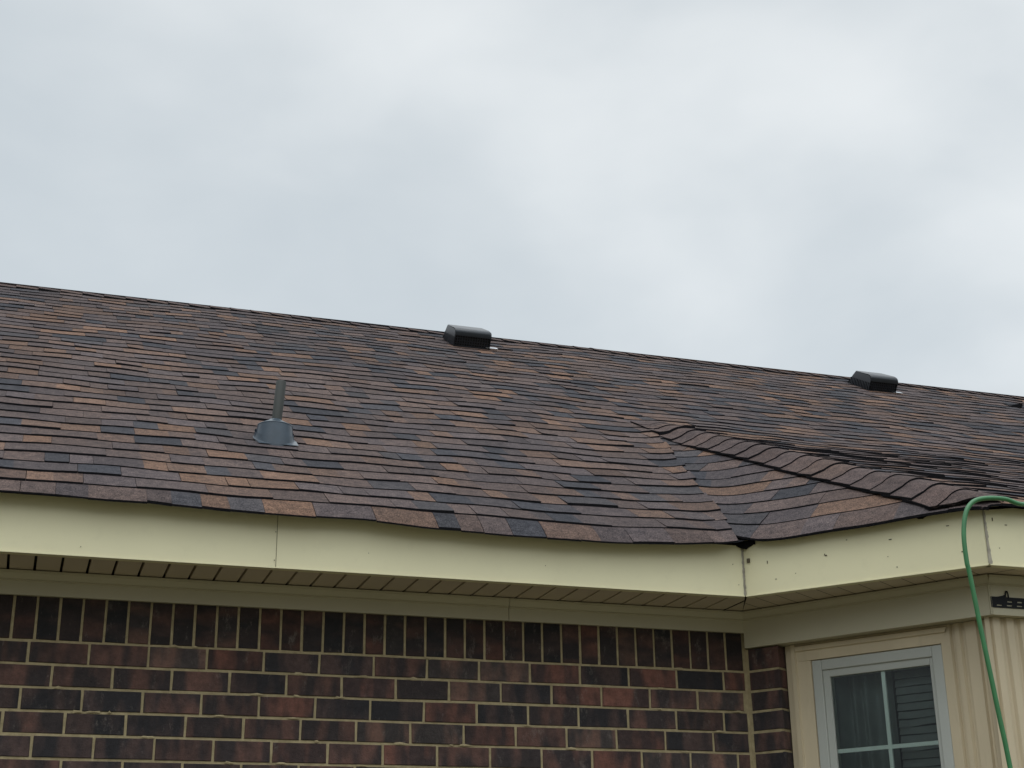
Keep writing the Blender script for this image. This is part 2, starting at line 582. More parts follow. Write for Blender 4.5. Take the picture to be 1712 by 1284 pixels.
# left face of the bay, laid under the main shingles at the valley and running up to the hip
CL = math.cos(math.atan(TL))
P_left = lambda u, s: tuple((E0 + u * DW + s * CL * MI)[:2])
def left_cross(line, s):
    """u where the course at s meets a plan line x = line(y)"""
    lo, hi = -1.0, 3.0
    f = lambda u: P_left(u, s)[0] - line(P_left(u, s)[1])
    for _ in range(50):
        m_ = 0.5 * (lo + hi)
        if f(m_) < 0: lo = m_
        else: hi = m_
    return 0.5 * (lo + hi)
nl = int(dl_apex / CL / EX) + 1
for k in range(nl):
    s_lo, s_hi = k * EX, (k + 1) * EX
    if s_lo * CL > dl_apex - 0.03:
        break
    c0 = lambda s: left_cross(x_valley, min(s, dl_apex / CL - 0.02)) - 0.10
    c1 = lambda s: left_cross(x_hip, min(s, dl_apex / CL - 0.02)) + 0.012
    ef = lambda u, s: -0.001
    lay_course(roof, P_left, s_lo, s_hi, 0, 1, cut0=c0, cut1=c1, step=0.035, nrow=3 if k == 0 else 2, wmin=0.13, wmax=0.34, extra_fn=ef, base=1)
    # mirrored right face (plain, out of the picture)
    P_right = lambda u, s: (2 * XM - P_left(u, s)[0], P_left(u, s)[1])
    lay_course(roof, P_right, s_lo, s_hi, 0, 1, cut0=c0, cut1=c1, step=0.1)

# front face of the bay
CF = math.cos(math.atan(TF))
P_front = lambda u, s: (u, YF + s * CF)
nf = int((APEX.y - YF) / CF / EX) + 1
for k in range(nf):
    s_lo, s_hi = k * EX, min((k + 1) * EX, (APEX.y - YF) / CF)
    c0 = lambda s: x_hip(YF + s * CF) - 0.012
    c1 = lambda s: 2 * XM - x_hip(YF + s * CF) + 0.012
    lay_course(roof, P_front, s_lo, s_hi, 0, 1, cut0=c0, cut1=c1, step=0.08, nrow=3 if k == 0 else 1)

# black felt under the shingles and the dark underside of the eave lip
FELT = (0.012, 0.012, 0.014)
def felt(pts_fn, us, vs, dz):
    rows = []
    for v in vs:
        row = []
        for u in us:
            x, y = pts_fn(u, v)
            row.append((x, y, H(x, y) - dz))
        rows.append(row)
    roof.grid(rows, FELT, 0, False)
fr = lambda a, b, n: [a + (b - a) * i / n for i in range(n + 1)]
felt(lambda u, v: (XL + 0.02 + (x_valley(v) + 0.02 - XL) * u, v), fr(0, 1, 80), fr(-0.345, APEX.y, 24), 0.012)
felt(lambda u, v: (XR - 0.02 - (XR - 2 * XM + x_valley(v)) * u, v), fr(0, 1, 30), fr(-0.345, APEX.y, 24), 0.012)
felt(lambda u, v: (u, v), fr(XL + 0.02, XR - 0.02, 80), fr(APEX.y - 0.02, YRIDGE, 16), 0.012)
def bayfelt(mir):
    def fn(u, v):
        s = v
        a = left_cross(x_valley, s) - 0.05; b = left_cross(x_hip, s)
        x, y = P_left(a + (b - a) * u, s)
        return (2 * XM - x if mir else x, y)
    return fn
felt(bayfelt(False), fr(0, 1, 14), fr(0.012, dl_apex / CL - 0.03, 14), 0.012)
felt(bayfelt(True), fr(0, 1, 14), fr(0.012, dl_apex / CL - 0.03, 14), 0.012)
felt(lambda u, v: (x_hip(v) + (2 * XM - 2 * x_hip(v)) * u, v), fr(0, 1, 24), fr(YF + 0.012, APEX.y, 20), 0.012)
# back slope
for k in range(40):
    y0, y1 = YBACK - k * EX * CA, YBACK - (k + 1) * EX * CA - 0.02
    z0, z1 = ZE + k * EX * SA, ZE + (k + 1) * EX * SA + 0.01
    y1 = max(y1, YRIDGE); z1 = min(z1, ZRIDGE)
    u = XL
    while u < XR:
        w = random.uniform(0.3, 0.9); nu = min(u + w, XR)
        roof.face([(nu, y0, z0 + 0.008), (u, y0, z0 + 0.008), (u, y1, z1), (nu, y1, z1)], shingle_colour())
        u = nu
# gable rakes close the ends
for x, sgn in ((XL, -1), (XR, 1)):
    pts = [(x, -0.32, H(x, -0.32) - 0.02), (x, YRIDGE, ZRIDGE - 0.02), (x, YBACK, ZE - 0.02), (x, YBACK, ZE - 0.18), (x, YRIDGE, ZRIDGE - 0.2), (x, -0.32, ZF)]
    roof.face(pts if sgn > 0 else pts[::-1], (0.55, 0.53, 0.35))
# small dark pieces under the lip at the inner corner and half way along the bay
for cpt, wd in ((C0 + 0.02 * DW, 0.05), (C0 + 0.715 * DW, 0.042)):
    zt = 0.438 if wd > 0.045 else 0.452
    n_ = 9
    top, low = [], []
    for i in range(n_):
        q = i / (n_ - 1)
        a_ = (q - 0.5) * wd * 1.5
        dd = (0.004 + 0.020 * SIN(math.pi * min(1, q * 1.15)) ** 1.5 * (1 - 0.5 * q)) * random.uniform(0.8, 1.15)
        b_ = 0.005 + 0.016 * (1 - q)
        base_ = cpt + a_ * DW - b_ * MI
        top.append(base_ + Vector((0, 0, zt + 0.012))); low.append(base_ + Vector((0, 0, zt - dd)))
    roof.grid([low, top], FELT, 0, False)
    roof.grid([[p_ + 0.008 * MI for p_ in low], low], FELT, 0, False)
roof_o = roof.build('roof', M_SHINGLE, house)

# ridge caps: folded pieces, each lapping the one before
CAPC = ((0.096, 0.071, 0.065), (0.086, 0.066, 0.062), (0.105, 0.076, 0.066), (0.092, 0.071, 0.068))
rc = MB()
x = XL
i = 0
while x < XR:
    w = 0.143
    col = random.choice(CAPC); v = random.uniform(0.84, 1.02); col = tuple(c * v for c in col)
    rows = []
    lf = random.uniform(0.0, 0.005)
    for xx, off in ((x, 0.016 + lf), (x + w + 0.05, 0.006)):
        row = []
        for j in range(-5, 6):
            d_ = j / 5 * 0.14
            yy = YRIDGE + d_ * CA
            zz = ZRIDGE - smin(abs(d_), 9, .1) * SA - 0.012 * max(0, 1 - abs(d_) / 0.05) + off + wav(xx, YRIDGE)
            row.append((xx, yy, zz))
        rows.append(row)
    rc.grid(rows, col, 0, False, flip=True)
    rc.grid([[(p[0], p[1], p[2] - 0.014) for p in rows[0]], rows[0]], BUTT, 0, False, flip=True)
    fr_ = [rows[0][0], rows[1][0], (rows[1][0][0], rows[1][0][1], rows[1][0][2] - 0.006), (rows[0][0][0], rows[0][0][1], rows[0][0][2] - 0.014)]
    rc.face(fr_[::-1], BUTT)
    x += w
rc.build('ridge_cap', M_SHINGLE, roof_o)

# hip caps climb from the outer eave corner to the apex
def hip_caps(mir):
    hc = MB()
    P0, P1 = Vector((E1.x, E1.y, 0)), Vector((APEX.x, APEX.y, 0))
    along = (P1 - P0); Lh = along.length; along.normalize()
    left = Vector((-1, 0, 0)); left = (left - along * left.dot(along)).normalized()
    rise = (APEX.z - ZL0) / Lh
    cosr = math.cos(math.atan(rise))
    stepl = 0.146 * cosr
    n = int((Lh - 0.03) / stepl)
    offs = []
    for i in range(-1, n + 2):
        a0 = i * stepl + 0.004
        if i >= n - 1:
            a0 = (n - 1) * stepl + 0.004 + (i - n + 1) * 0.055
        if a0 > Lh - 0.07:
            continue
        a1 = min(a0 + stepl + 0.05, Lh + 0.01)
        lf = random.choice((0.0, 0.0, 0.001, 0.002, 0.005)) + (0.016 if i == n - 2 else 0)
        col = random.choice(CAPC); v = random.uniform(0.85, 1.02); col = tuple(c * v for c in col)
        sk = random.uniform(-0.012, 0.012)
        rows = []
        ws = [(-1 + 2 * j / 16) for j in range(17)]
        for kk in range(4):
            q = kk / 3
            row = []
            for w_ in ws:
                # w_>0 is the left (steep) side
                half = 0.124 if w_ > 0 else 0.085
                a = a0 + (a1 - a0) * q + sk * w_ * (1 - q)
                p = P0 + along * a + left * (w_ * half)
                dl_ = (p - E0).dot(MI)
                if dl_ < 0.004:
                    p = p + along * ((0.004 - dl_) / along.dot(MI))
                if p.y < YF + 0.004:
                    p = p + along * ((YF + 0.004 - p.y) / along.y)
                off = 0.017 + (0.009 - 0.017) * q + lf * (1 - q) * (0.4 + 0.6 * abs(w_))
                px = 2 * XM - p.x if mir else p.x
                z = H(px, p.y, 0.035, 0.03) + off + 0.008 + 0.012 * (1 - min(1, abs(w_ * half) / 0.07)) ** 0.5 * 0 + 0.010 * max(0, 1 - (w_ * half / 0.06) ** 2)
                row.append((px, p.y, z))
            rows.append(row)
        hc.grid(rows, col, 0, True, flip=not mir)
        t = 0.009
        bot = [(p[0], p[1], p[2] - t - lf * 0.8) for p in rows[0]]
        hc.grid([bot, rows[0]], BUTT, 0, False, flip=not mir)
        for side in (0, -1):
            edge = [r[side] for r in rows]
            low = [(p[0], p[1], p[2] - 0.009) for p in edge]
            hc.grid([low, edge], BUTT, 0, False)
    return hc.build('hip_cap', M_SHINGLE, roof_o)
hip_caps(False)
hip_caps(True)

# lifted dark shingle corner far up on the right
lm = MB()
x0, s0 = 4.40, 34 * EX
pts = []
for du, ds, dz in ((0, 0, 0.012), (0.11, -0.01, 0.05), (0.14, 0.10, 0.016), (0.0, 0.10, 0.014)):
    yy = YE + (s0 + ds) * CA
    pts.append(Vector((x0 + du, yy, H(x0 + du, yy) + dz)))
lm.face(pts, (0.02, 0.021, 0.025))
lm.face([p - Vector((0, 0, 0.006)) for p in pts][::-1], (0.02, 0.021, 0.025))
for a, b in ((0, 1), (1, 2)):
    lm.face([pts[a] - Vector((0, 0, .03)), pts[b] - Vector((0, 0, .03)), pts[b], pts[a]], BUTT)
lo_ = lm.build('lifted_shingle', M_SHINGLE, roof_o)

# ------------------------------------------------------------------ fascia
def specks(mb, T, pts):
    for a, z, w, h in pts:
        w, h = w * 0.75, h * 0.75
        mb.box((a - w, -0.0022, z - h), (a + w, 0.001, z + h), (0.05, 0.04, 0.03), 1, T)

ZFT = 0.436
fm = MB()
seam = -1.95
for a, b, t in ((XL, seam, 0.0), (seam, C0.x - 0.004, 0.0015)):
    fm.box((a, -D - t, ZF), (b, -D + 0.02, ZFT), mi=0)
    fm.box((a, -D - 0.004 - t, ZF - 0.004), (b, -D + 0.03, ZF + 0.0), mi=0)
fm.box((seam - 0.0006, -D - 0.0018, ZF), (seam + 0.0008, -D, ZFT), mi=1)
T = lambda a, b, c: Vector((a, -D + b - 0.0015, c))
specks(fm, T, [(-2.61, .268, .0018, .0014), (-1.955, .365, .0015, .0016), (-1.956, .263, .0017, .0016), (-1.62, .31, .0013, .0013),
               (-0.95, .306, .0014, .0014), (-0.18, .36, .0018, .0015), (-0.16, .28, .0018, .0012)])
fm_o = fm.build('fascia', [M_CREAM, M_SPECK], house)

fb = MB()
TB = lambda a, b, c: C0 + a * DW + b * MI + Vector((0, 0, c))
fb.box((0.004, 0.0, ZF), (LB - 0.003, 0.02, ZFT + 0.02), T=TB)
fb.box((0.004, -0.004, ZF - 0.004), (LB - 0.003, 0.03, ZF), T=TB)
specks(fb, TB, [(0.10, .358, .0018, .007), (0.13, .288, .003, .0016), (0.335, .352, .005, .003), (0.33, .356, .002, .004), (0.585, .378, .007, .002), (0.60, .272, .0025, .002),
                (0.80, .398, .007, .0018), (0.845, .296, .008, .0025), (0.57, .315, .002, .0014), (0.21, .30, .0016, .0016), (0.42, .40, .003, .0016)])
fb.box((0.018, -0.006, .366), (0.030, 0.0, .382), (0.05, 0.04, 0.03), 1, TB)
fb_o = fb.build('fascia', [M_CREAM, M_SPECK], house)

ff = MB()
ff.box((C1.x + 0.002, C1.y, ZF), (XB, C1.y + 0.02, ZFT + 0.020))
ff.box((C1.x + 0.002, C1.y - 0.004, ZF - 0.004), (XB, C1.y + 0.03, ZF))
T = lambda a, b, c: Vector((C1.x + a, C1.y + b, c))
specks(ff, T, [(0.035, .405, .0018, .008), (0.09, .388, .006, .0016), (0.05, .30, .002, .0014)])
ff_o = ff.build('fascia', [M_CREAM, M_SPECK], house)
# the other side of the bay and the run beyond it
fr2 = MB()
TBm = lambda a, b, c: Vector((2 * XM, 0, 0)) + Vector((-1, 1, 1)) * TB(a, b, c) if False else Vector((2 * XM - TB(a, b, c).x, TB(a, b, c).y, TB(a, b, c).z))
fr2.box((0.004, 0.0, ZF), (LB - 0.003, 0.02, ZFT + 0.02), T=TBm)
fr2.box((2 * XM - C0.x + 0.004, -D, ZF), (XR, -D + 0.02, ZFT))
fr2.build('fascia', M_CREAM, house)

# caulk beads down the fascia corners
def caulk(parent, P, w0, w1, d1, d2, z0, z1):
    cb = MB()
    nseg = 26
    rows = []
    for i in range(nseg + 1):
        z = z0 + (z1 - z0) * i / nseg
        w = (w0 + (w1 - w0) * i / nseg) * random.uniform(0.75, 1.25)
        o_ = random.uniform(-0.001, 0.001)
        a = P + d1 * (w + o_); b = P + d2 * (w - o_)
        n_ = -(d1 + d2).normalized() if (d1 + d2).length > 0.01 else Vector((0, -1, 0))
        rows.append([Vector((q.x, q.y, z)) for q in (a, P + n_ * 0.0, b)])
    cb.grid(rows, mi=0, smooth=False)
    return cb.build('caulk_bead', M_CAULK, parent)
out0 = Vector((-0.4, -0.9, 0)).normalized()
caulk(fb_o, C0 + out0 * 0.003, 0.0045, 0.0045, Vector((-1, 0, 0)), DW, ZF, ZFT)
out1 = Vector((-0.35, -0.93, 0)).normalized()
caulk(ff_o, C1 + out1 * 0.003, 0.011, 0.006, -DW * 0.3, Vector((1, 0, 0)), ZF, ZFT + 0.02)

# ------------------------------------------------------------------ soffit: panels with grooves square to the wall
def soffit(name, A, B, C, D_, spacing, first, n_vec):
    pass
sf = MB()
zs = ZF + 0.003
sp = 0.0886
gx = -2.838 + sp * 40
gx = -2.838
while gx - sp > XL + 0.3:
    gx -= sp
gs = []
while gx < 0.0:
    gs.append(gx); gx += sp
prev = XL
for q in gs + [0.0]:
    gw = 0.0095
    a0, a1 = prev, q - gw / 2
    # strip between grooves, its right end mitred at the inner corner
    f_ = lambda xx, yy: min(xx, C0.x + (yy + D) / D * (0 - C0.x))
    poly = [(a0, -D + .019), (a0, -0.005), (a1, -0.005), (a1, -D + .019)]
    outp = []
    side_ = lambda p_: (C0.x - C0.x / D * (p_[1] + D)) - p_[0]
    for i_ in range(4):
        p_, q_ = poly[i_], poly[(i_ + 1) % 4]
        sp_a, sq_a = side_(p_), side_(q_)
        if sp_a >= 0:
            outp.append(p_)
        if sp_a * sq_a < 0:
            kk = sp_a / (sp_a - sq_a)
            outp.append((p_[0] + (q_[0] - p_[0]) * kk, p_[1] + (q_[1] - p_[1]) * kk))
    if len(outp) >= 3:
        sf.face([(p_[0], p_[1], zs) for p_ in outp])
    if q < -0.02:
        ge = -D + 0.045          # the groove stops short of the fascia
        ar = min(q + gw / 2, f_(9, -0.03))
        if q < C0.x - 0.01:
            sf.face([(q - gw / 2, -D + .019, zs), (q - gw / 2, ge, zs), (q + gw / 2, ge, zs), (q + gw / 2, -D + .019, zs)])
            for sx in (-1, 1):
                w_ = [(q + sx * gw / 2, ge, zs), (q + sx * gw / 2, -0.005, zs), (q + sx * gw / 2, -0.005, zs + 0.02), (q + sx * gw / 2, ge, zs + 0.02)]
                sf.face(w_ if sx > 0 else w_[::-1])
            sf.face([(q - gw / 2, ge, zs + 0.02), (q - gw / 2, -0.005, zs + 0.02), (q + gw / 2, -0.005, zs + 0.02), (q + gw / 2, ge, zs + 0.02)], mi=1)
    prev = q + gw / 2
# beyond the bay
sf.build('soffit', [M_SOFFIT, M_DARK], house)
sf = MB()
sf.face([(XR, -D + .019, zs), (2 * XM - C0.x, -D + .019, zs), (2 * XM, -0.005, zs), (XR, -0.005, zs)])
sf.build('soffit', [M_SOFFIT, M_DARK], house)

# bay soffit: three-sided quad between wall and fascia, grooves square to the bay wall
sb = MB()
A0 = Vector((0, 0, zs)); A1 = Vector((W1.x, W1.y, zs))
F0 = C0 + Vector((0, 0, zs)) + 0.019 * MI; F1 = C1 + Vector((0, 0, zs)) + 0.019 * MI
tl = 0.0945
cuts = [0.0]
while tl < 1.0:
    cuts.append(tl); tl += 0.0819
cuts.append(1.015)
def to_fascia(P):
    # go from wall point square outwards until the bay fascia line or the main fascia mitre
    d_ = WN
    k = (F0 - P).dot(-MI) / d_.dot(-MI)
    m_ = Vector((-(F0 - A0).y, (F0 - A0).x, 0))
    k2 = (A0 - P).dot(m_) / d_.dot(m_)
    if 0 < k2 < k:
        return P + d_ * k2, True
    return P + d_ * k, False
gw = 0.003
for a, b in zip(cuts, cuts[1:]):
    pa = A0 + WW * (a + (gw / 2 if a > 0 else 0)); pb = A0 + WW * (b - (gw / 2 if b < 1.0 else 0))
    (qa, ma), (qb, mb_) = to_fascia(pa), to_fascia(pb)
    if a == 0.0:
        sb.face([A0, qb, pb] if mb_ else [A0, F0, qb, pb])
    elif ma and not mb_:
        sb.face([pa, qa, F0, qb, pb])
    elif b > 1.0:
        sb.face([pa, qa, F1, A1])
    else:
        sb.face([pa, qa, qb, pb])
    if b < 1.0:
        pc = A0 + WW * (b + gw / 2); qc = to_fascia(pc)[0]
        up = Vector((0, 0, 0.006))
        sb.face([pb + up, qb + up, qc + up, pc + up], mi=1)
        sb.box((b - 0.006, -0.012, zs - 0.0015), (b + 0.006, 0.0, zs + 0.002), mi=1, T=lambda x_, y_, z_: WW * x_ - WN * y_ + Vector((0, 0, z_)))
sb.face([A1, F1, Vector((XB, C1.y + .019, zs)), Vector((2 * XM - W1.x, W1.y, zs))])
q = Vector((C1.x + 0.16, C1.y + 0.02, zs - 0.001))
sb.face([q, q + Vector((0.003, 0, 0)), Vector((q.x - 0.073, W1.y, zs - 0.001)), Vector((q.x - 0.077, W1.y, zs - 0.001))], mi=1)
mm = lambda P: Vector((2 * XM - P.x, P.y, P.z))
sb.face([mm(A0), mm(A1), mm(F1), mm(F0)])
sb.build('soffit', [M_SOFFIT, M_DARK], house)

# ------------------------------------------------------------------ frieze boards with a slanted crown strip
def frieze(a, b, zb, ztop, T, joints=()):
    mb = MB()
    prof = [(-0.004, ztop), (-0.032, ztop), (-0.032, ztop - 0.010), (-0.020, ztop - 0.028), (-0.022, ztop - 0.034), (-0.016, ztop - 0.036), (-0.016, zb), (0.066 if zb < 0.1 else 0.012, zb)]
    cuts_ = [a] + list(joints) + [b]
    for i, (p, q) in enumerate(zip(cuts_, cuts_[1:])):
        g_ = 0.0012
        t = 0.001 * (i % 2)
        rows = [[T(p + (g_ if i else 0), y - t, z) for y, z in prof], [T(q - (g_ if i < len(cuts_) - 2 else 0), y - t, z) for y, z in prof]]
        mb.grid(rows, smooth=False, flip=True)
        mb.face([T(p + (g_ if i else 0), y - t, z) for y, z in prof]); mb.face([T(q - (g_ if i < len(cuts_) - 2 else 0), y - t, z) for y, z in prof][::-1])
    return mb.build('frieze_board', M_FRIEZE, house)
frieze(XL, -0.006, 0.1535, zs - 0.0045, lambda a, b, c: Vector((a, b, c)), (-4.2, -1.003))
TWALL = lambda a, b, c: WW * a - WN * b + Vector((0, 0, c))       # b<0 is outwards
frieze(0.008, 1.028, 0.092, zs - 0.0045, TWALL)
TFR = lambda a, b, c: Vector((W1.x + a, W1.y + b, c))
WF = 2 * (XM - W1.x)
frieze(-0.012, WF - 0.006, 0.0918, zs - 0.0048, TFR)

# ------------------------------------------------------------------ brick wall (main run, left of the bay)
def brick_colour():
    r = random.random(); v = random.uniform(0.8, 1.2)
    if r < 0.42: c = (0.074, 0.049, 0.043)
    elif r < 0.72: c = (0.046, 0.037, 0.037)
    elif r < 0.90: c = (0.105, 0.058, 0.047)
    else: c = (0.105, 0.075, 0.062)
    return tuple(x_ * v for x_ in c)

JT = 0.0095
def one_brick(mb, x0, x1, z0, z1, T, depth=0.0, mi=0):
    c = brick_colour()
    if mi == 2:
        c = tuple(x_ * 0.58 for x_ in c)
    j = lambda: random.uniform(-0.0012, 0.0012)
    ch = 0.0022
    f0 = depth - 0.0 + random.uniform(-0.0012, 0.0012)
    A = [(x0 + j(), z0 + j()), (x1 + j(), z0 + j()), (x1 + j(), z1 + j()), (x0 + j(), z1 + j())]
    inn = [(A[0][0] + ch, A[0][1] + ch), (A[1][0] - ch, A[1][1] + ch), (A[2][0] - ch, A[2][1] - ch), (A[3][0] + ch, A[3][1] - ch)]
    front = [T(a, f0, z) for a, z in inn]
    mid = [T(a, f0 + ch, z) for a, z in A]
    back = [T(a, f0 + 0.012, z) for a, z in A]
    mb.face(front, c, mi)
    for i in range(4):
        k = (i + 1) % 4
        mb.face([mid[i], mid[k], front[k], front[i]], c, mi)
        mb.face([back[i], back[k], mid[k], mid[i]], c, mi)

bw = MB()
TM = lambda a, b, c: Vector((a, b, c))
L = 0.2032
JX0 = -2.6013
# soldier course
sw = 0.0777
xs = -0.008
while xs > XL + 0.35:
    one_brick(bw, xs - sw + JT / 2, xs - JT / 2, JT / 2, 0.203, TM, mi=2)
    xs -= sw
ncourse = int((0 - ZG) / HC)
for k in range(ncourse):
    z1 = -k * HC - JT / 2; z0 = -(k + 1) * HC + JT / 2
    # course 4 (k = 3) has a joint at JX0; neighbours stagger with some looseness
    stag = {0: 0.30, 1: 0.72, 2: 0.25, 3: 0.0, 4: 0.5}.get(k, (0.5 if k % 2 == 0 else 0.0) + random.uniform(-0.06, 0.06))
    x_ = JX0 + stag * L
    while x_ - L > XL + 0.35:
        x_ -= L
    while x_ < -0.035:
        x1 = x_ + L - JT / 2
        if x1 > -0.010:
            x1 = -0.010
        one_brick(bw, x_ + JT / 2, x1, z0, z1, TM)
        x_ += L
bw.box((XL + 0.3, 0.0042, ZG), (0.05, 0.10, 0.235), (0.3, 0.27, 0.17), 1)
# squeezed-out blobs of mortar along the beds
for i in range(70):
    zz = -random.randint(0, 8) * HC
    xx = random.uniform(-3.4, -0.03)
    w = random.uniform(0.008, 0.03); h = random.uniform(0.0035, 0.0055)
    d_ = random.uniform(0.001, 0.003)
    n_ = 8
    ring = [(xx + w * COS(2 * math.pi * q / n_) * random.uniform(.7, 1.1), -d_ * 0.3, zz + random.uniform(-.002, .003) + h * SIN(2 * math.pi * q / n_)) for q in range(n_)]
    for q in range(n_):
        bw.face([ring[q], ring[(q + 1) % n_], (xx, -d_ - 0.001, zz)], mi=1, smooth=True)
bw.build('brick_wall', [M_BRICK, M_MORTAR, M_SOLDIER], house)

# brick pier that starts the bay wall: front faces along the bay, a returned end beside the window trim
bp = MB()
PW = 0.146
TE = lambda a, b, c: WW * (PW - b) - WN * a + Vector((0, 0, c))      # end face: a goes inwards
for k in range(-1, ncourse):
    z1 = -k * HC - JT / 2; z0 = -(k + 1) * HC + JT / 2
    if k == -1:
        z1 = 0.088
    st = random.getstate(); 
    one_brick(bp, 0.013, PW - 0.0005, z0, z1, TWALL)
    c_ = bp.c[-1]
    n0 = len(bp.c)
    one_brick(bp, 0.0008, 0.062, z0, z1, TE)
    for i in range(n0, len(bp.c)):
        bp.c[i] = c_
bp.box((0.004, 0.0042, ZG), (PW - 0.0042, 0.08, 0.088), (0.3, 0.27, 0.17), 1, TWALL)
bp.box((-0.004, 0.003, ZG), (0.014, 0.05, 0.088), (0.3, 0.27, 0.17), 1, TWALL)
bp.build('brick_pier', [M_BRICK, M_MORTAR], house)

# ------------------------------------------------------------------ window in the bay wall
SB = 0.045                                   # trim is set back from the pier face
SILL = -1.12
win = MB()
def ring(mb, a0, a1, z0, z1, w, y0, y1, T, mi=0, wt=None, wb=None):
    wt = w if wt is None else wt; wb = w if wb is None else wb
    mb.box((a0, y0, z0), (a0 + w, y1, z1), mi=mi, T=T)
    mb.box((a1 - w, y0, z0), (a1, y1, z1), mi=mi, T=T)
    mb.box((a0 + w, y0 + .0004, z1 - wt), (a1 - w, y1, z1), mi=mi, T=T)
    mb.box((a0 + w, y0 + .0004, z0), (a1 - w, y1, z0 + wb), mi=mi, T=T)
TS = lambda a, b, c: TWALL(a, b + SB, c)
# outer vinyl frame
ring(win, 0.263, 0.794, SILL, 0.020, 0.040, 0.004, 0.07, TS)
win_o = win.build('window', M_WHITE, house, bevel=0.003)
sash = MB()
ring(sash, 0.303, 0.768, -0.52, -0.0182, 0.029, 0.012, 0.05, TS, wt=0.030)
ring(sash, 0.303, 0.768, SILL + 0.04, -0.515, 0.029, 0.028, 0.06, TS)
sash.build('window_sash', M_WHITE, win_o, bevel=0.002)
mun = MB()
for zc in (-0.331,):
    mun.box((0.332, 0.0262, zc - 0.0075), (0.740, 0.034, zc + 0.0075), T=TS)
mun.box((0.5375, 0.0255, -0.49), (0.5525, 0.034, -0.0482), T=TS)
mun.box((0.5375, 0.0405, SILL + 0.07), (0.5525, 0.048, -0.545), T=TS)
mun.box((0.332, 0.0410, -0.84), (0.740, 0.048, -0.825), T=TS)
mun.build('window_grille', M_MUNTIN, win_o)
pane = MB()
pane.box((0.3325, 0.0215, -0.4905), (0.7385, 0.0245, -0.0485), T=TS)
pane.box((0.3325, 0.0365, SILL + 0.0695), (0.7385, 0.0395, -0.5445), T=TS)
pane.build('window_pane', M_GLASS, win_o)
# ribbed trim round the window: left jamb, head, and the fluted run to the outer corner
def fluted(name, prof, z0, z1, T, mat=M_SIDING):
    mb = MB()
    rows = [[T(a, y, z) for a, y in prof] for z in (z0, z1)]
    mb.grid(rows, smooth=False)
    return mb.build(name, mat, house)
def flutes(a0, a1, n, y=0.0, dep=0.011):
    pr = []
    for i in range(n):
        u0 = a0 + (a1 - a0) * i / n; w = (a1 - a0) / n
        pr += [(u0, y + dep), (u0 + w * 0.10, y + dep * 0.9), (u0 + w * 0.22, y), (u0 + w * 0.60, y - 0.002), (u0 + w * 0.74, y), (u0 + w * 0.92, y + dep)]
    return pr
zb_ = 0.093
tj = MB()
rows = [[TS(a, y, z) for a, y in ((0.150, 0.045), (0.150, 0.010), (0.176, 0.008), (0.180, -0.004), (0.197, -0.005), (0.201, 0.004), (0.258, 0.006), (0.264, 0.02))] for z in (SILL - 0.1, 0.0905)]
tj.grid(rows, smooth=False)
# head, mitred into the right jamb
hp = ((0.020, 0.02), (0.024, 0.004), (0.060, 0.002), (0.064, -0.006), (0.080, -0.008), (0.086, 0.003), (0.0915, 0.006))
rows = [[TS(al, y - 0.0012, z) for z, y in hp] for al in (0.200,)] + [[TS(0.794 + (z - 0.020) * 0.55, y - 0.0012, z) for z, y in hp]]
tj.grid(rows, smooth=False, flip=True)
jp = ((0.792, 0.02), (0.795, 0.003), (0.832, 0.001), (0.838, 0.014), (0.848, 0.014), (0.852, 0.002), (0.870, 0.000), (0.878, 0.012), (0.888, 0.012), (0.893, 0.0), (0.936, -0.002), (0.942, 0.010), (0.950, 0.011), (0.956, -0.001), (0.985, -0.003), (1.0, 0.001), (1.018, 0.004))
rows = [[TS(a, y, z) for a, y in jp] for z in (SILL - 0.1, 0.0905)]
tj.grid(rows, smooth=False)
# below the window
tj.box((0.16, 0.004, ZG), (1.0, 0.05, SILL - 0.1), T=TS)
tj.box((0.24, -0.03, SILL - 0.045), (0.82, 0.05, SILL), T=TS)
tj.build('window_casing', M_SIDING, house)

# fluted cladding on the front of the bay
cl = MB()
pf = [(-0.012, 0.03), (-0.004, 0.022), (0.0, 0.018)] + flutes(0.004, WF - 0.004, int(WF / 0.058), 0.020, 0.012)
rows = [[TFR(a, y, z) for a, y in pf] for z in (ZG, 0.0905)]
cl.grid(rows, smooth=False)
cl.build('bay_cladding', M_SIDING, house)
mb = MB()
TMR = lambda a, b, c: mm(TWALL(a, b, c))
mb.box((0.0, 0.02, ZG), (1.015, 0.06, 0.24), T=TMR)
mb.build('bay_cladding', M_SIDING, house)

# remaining outside walls, out of the picture
def plainbrick():
    m, t, b = newmat('plain_brickwork')
    br = N(t, 'ShaderNodeTexBrick', i_Scale=1.0)
    br.inputs['Color1'].default_value = (0.06, 0.036, 0.031, 1); br.inputs['Color2'].default_value = (0.036, 0.028, 0.028, 1)
    br.inputs['Mortar'].default_value = (0.34, 0.29, 0.17, 1)
    br.inputs['Brick Width'].default_value = L; br.inputs['Row Height'].default_value = HC; br.inputs['Mortar Size'].default_value = 0.005
    sp_ = N(t, 'ShaderNodeSeparateXYZ'); cb_ = N(t, 'ShaderNodeCombineXYZ'); ad = N(t, 'ShaderNodeMath', operation='ADD')
    t.links.new(N(t, 'ShaderNodeTexCoord').outputs['Object'], sp_.inputs[0])
    t.links.new(sp_.outputs[0], ad.inputs[0]); t.links.new(sp_.outputs[1], ad.inputs[1])
    t.links.new(ad.outputs[0], cb_.inputs[0]); t.links.new(sp_.outputs[2], cb_.inputs[1])
    t.links.new(cb_.outputs[0], br.inputs['Vector']); t.links.new(br.outputs[0], b.inputs['Base Color'])
    b.inputs['Roughness'].default_value = 0.9
    return m
M_PB = plainbrick()
ow = MB()
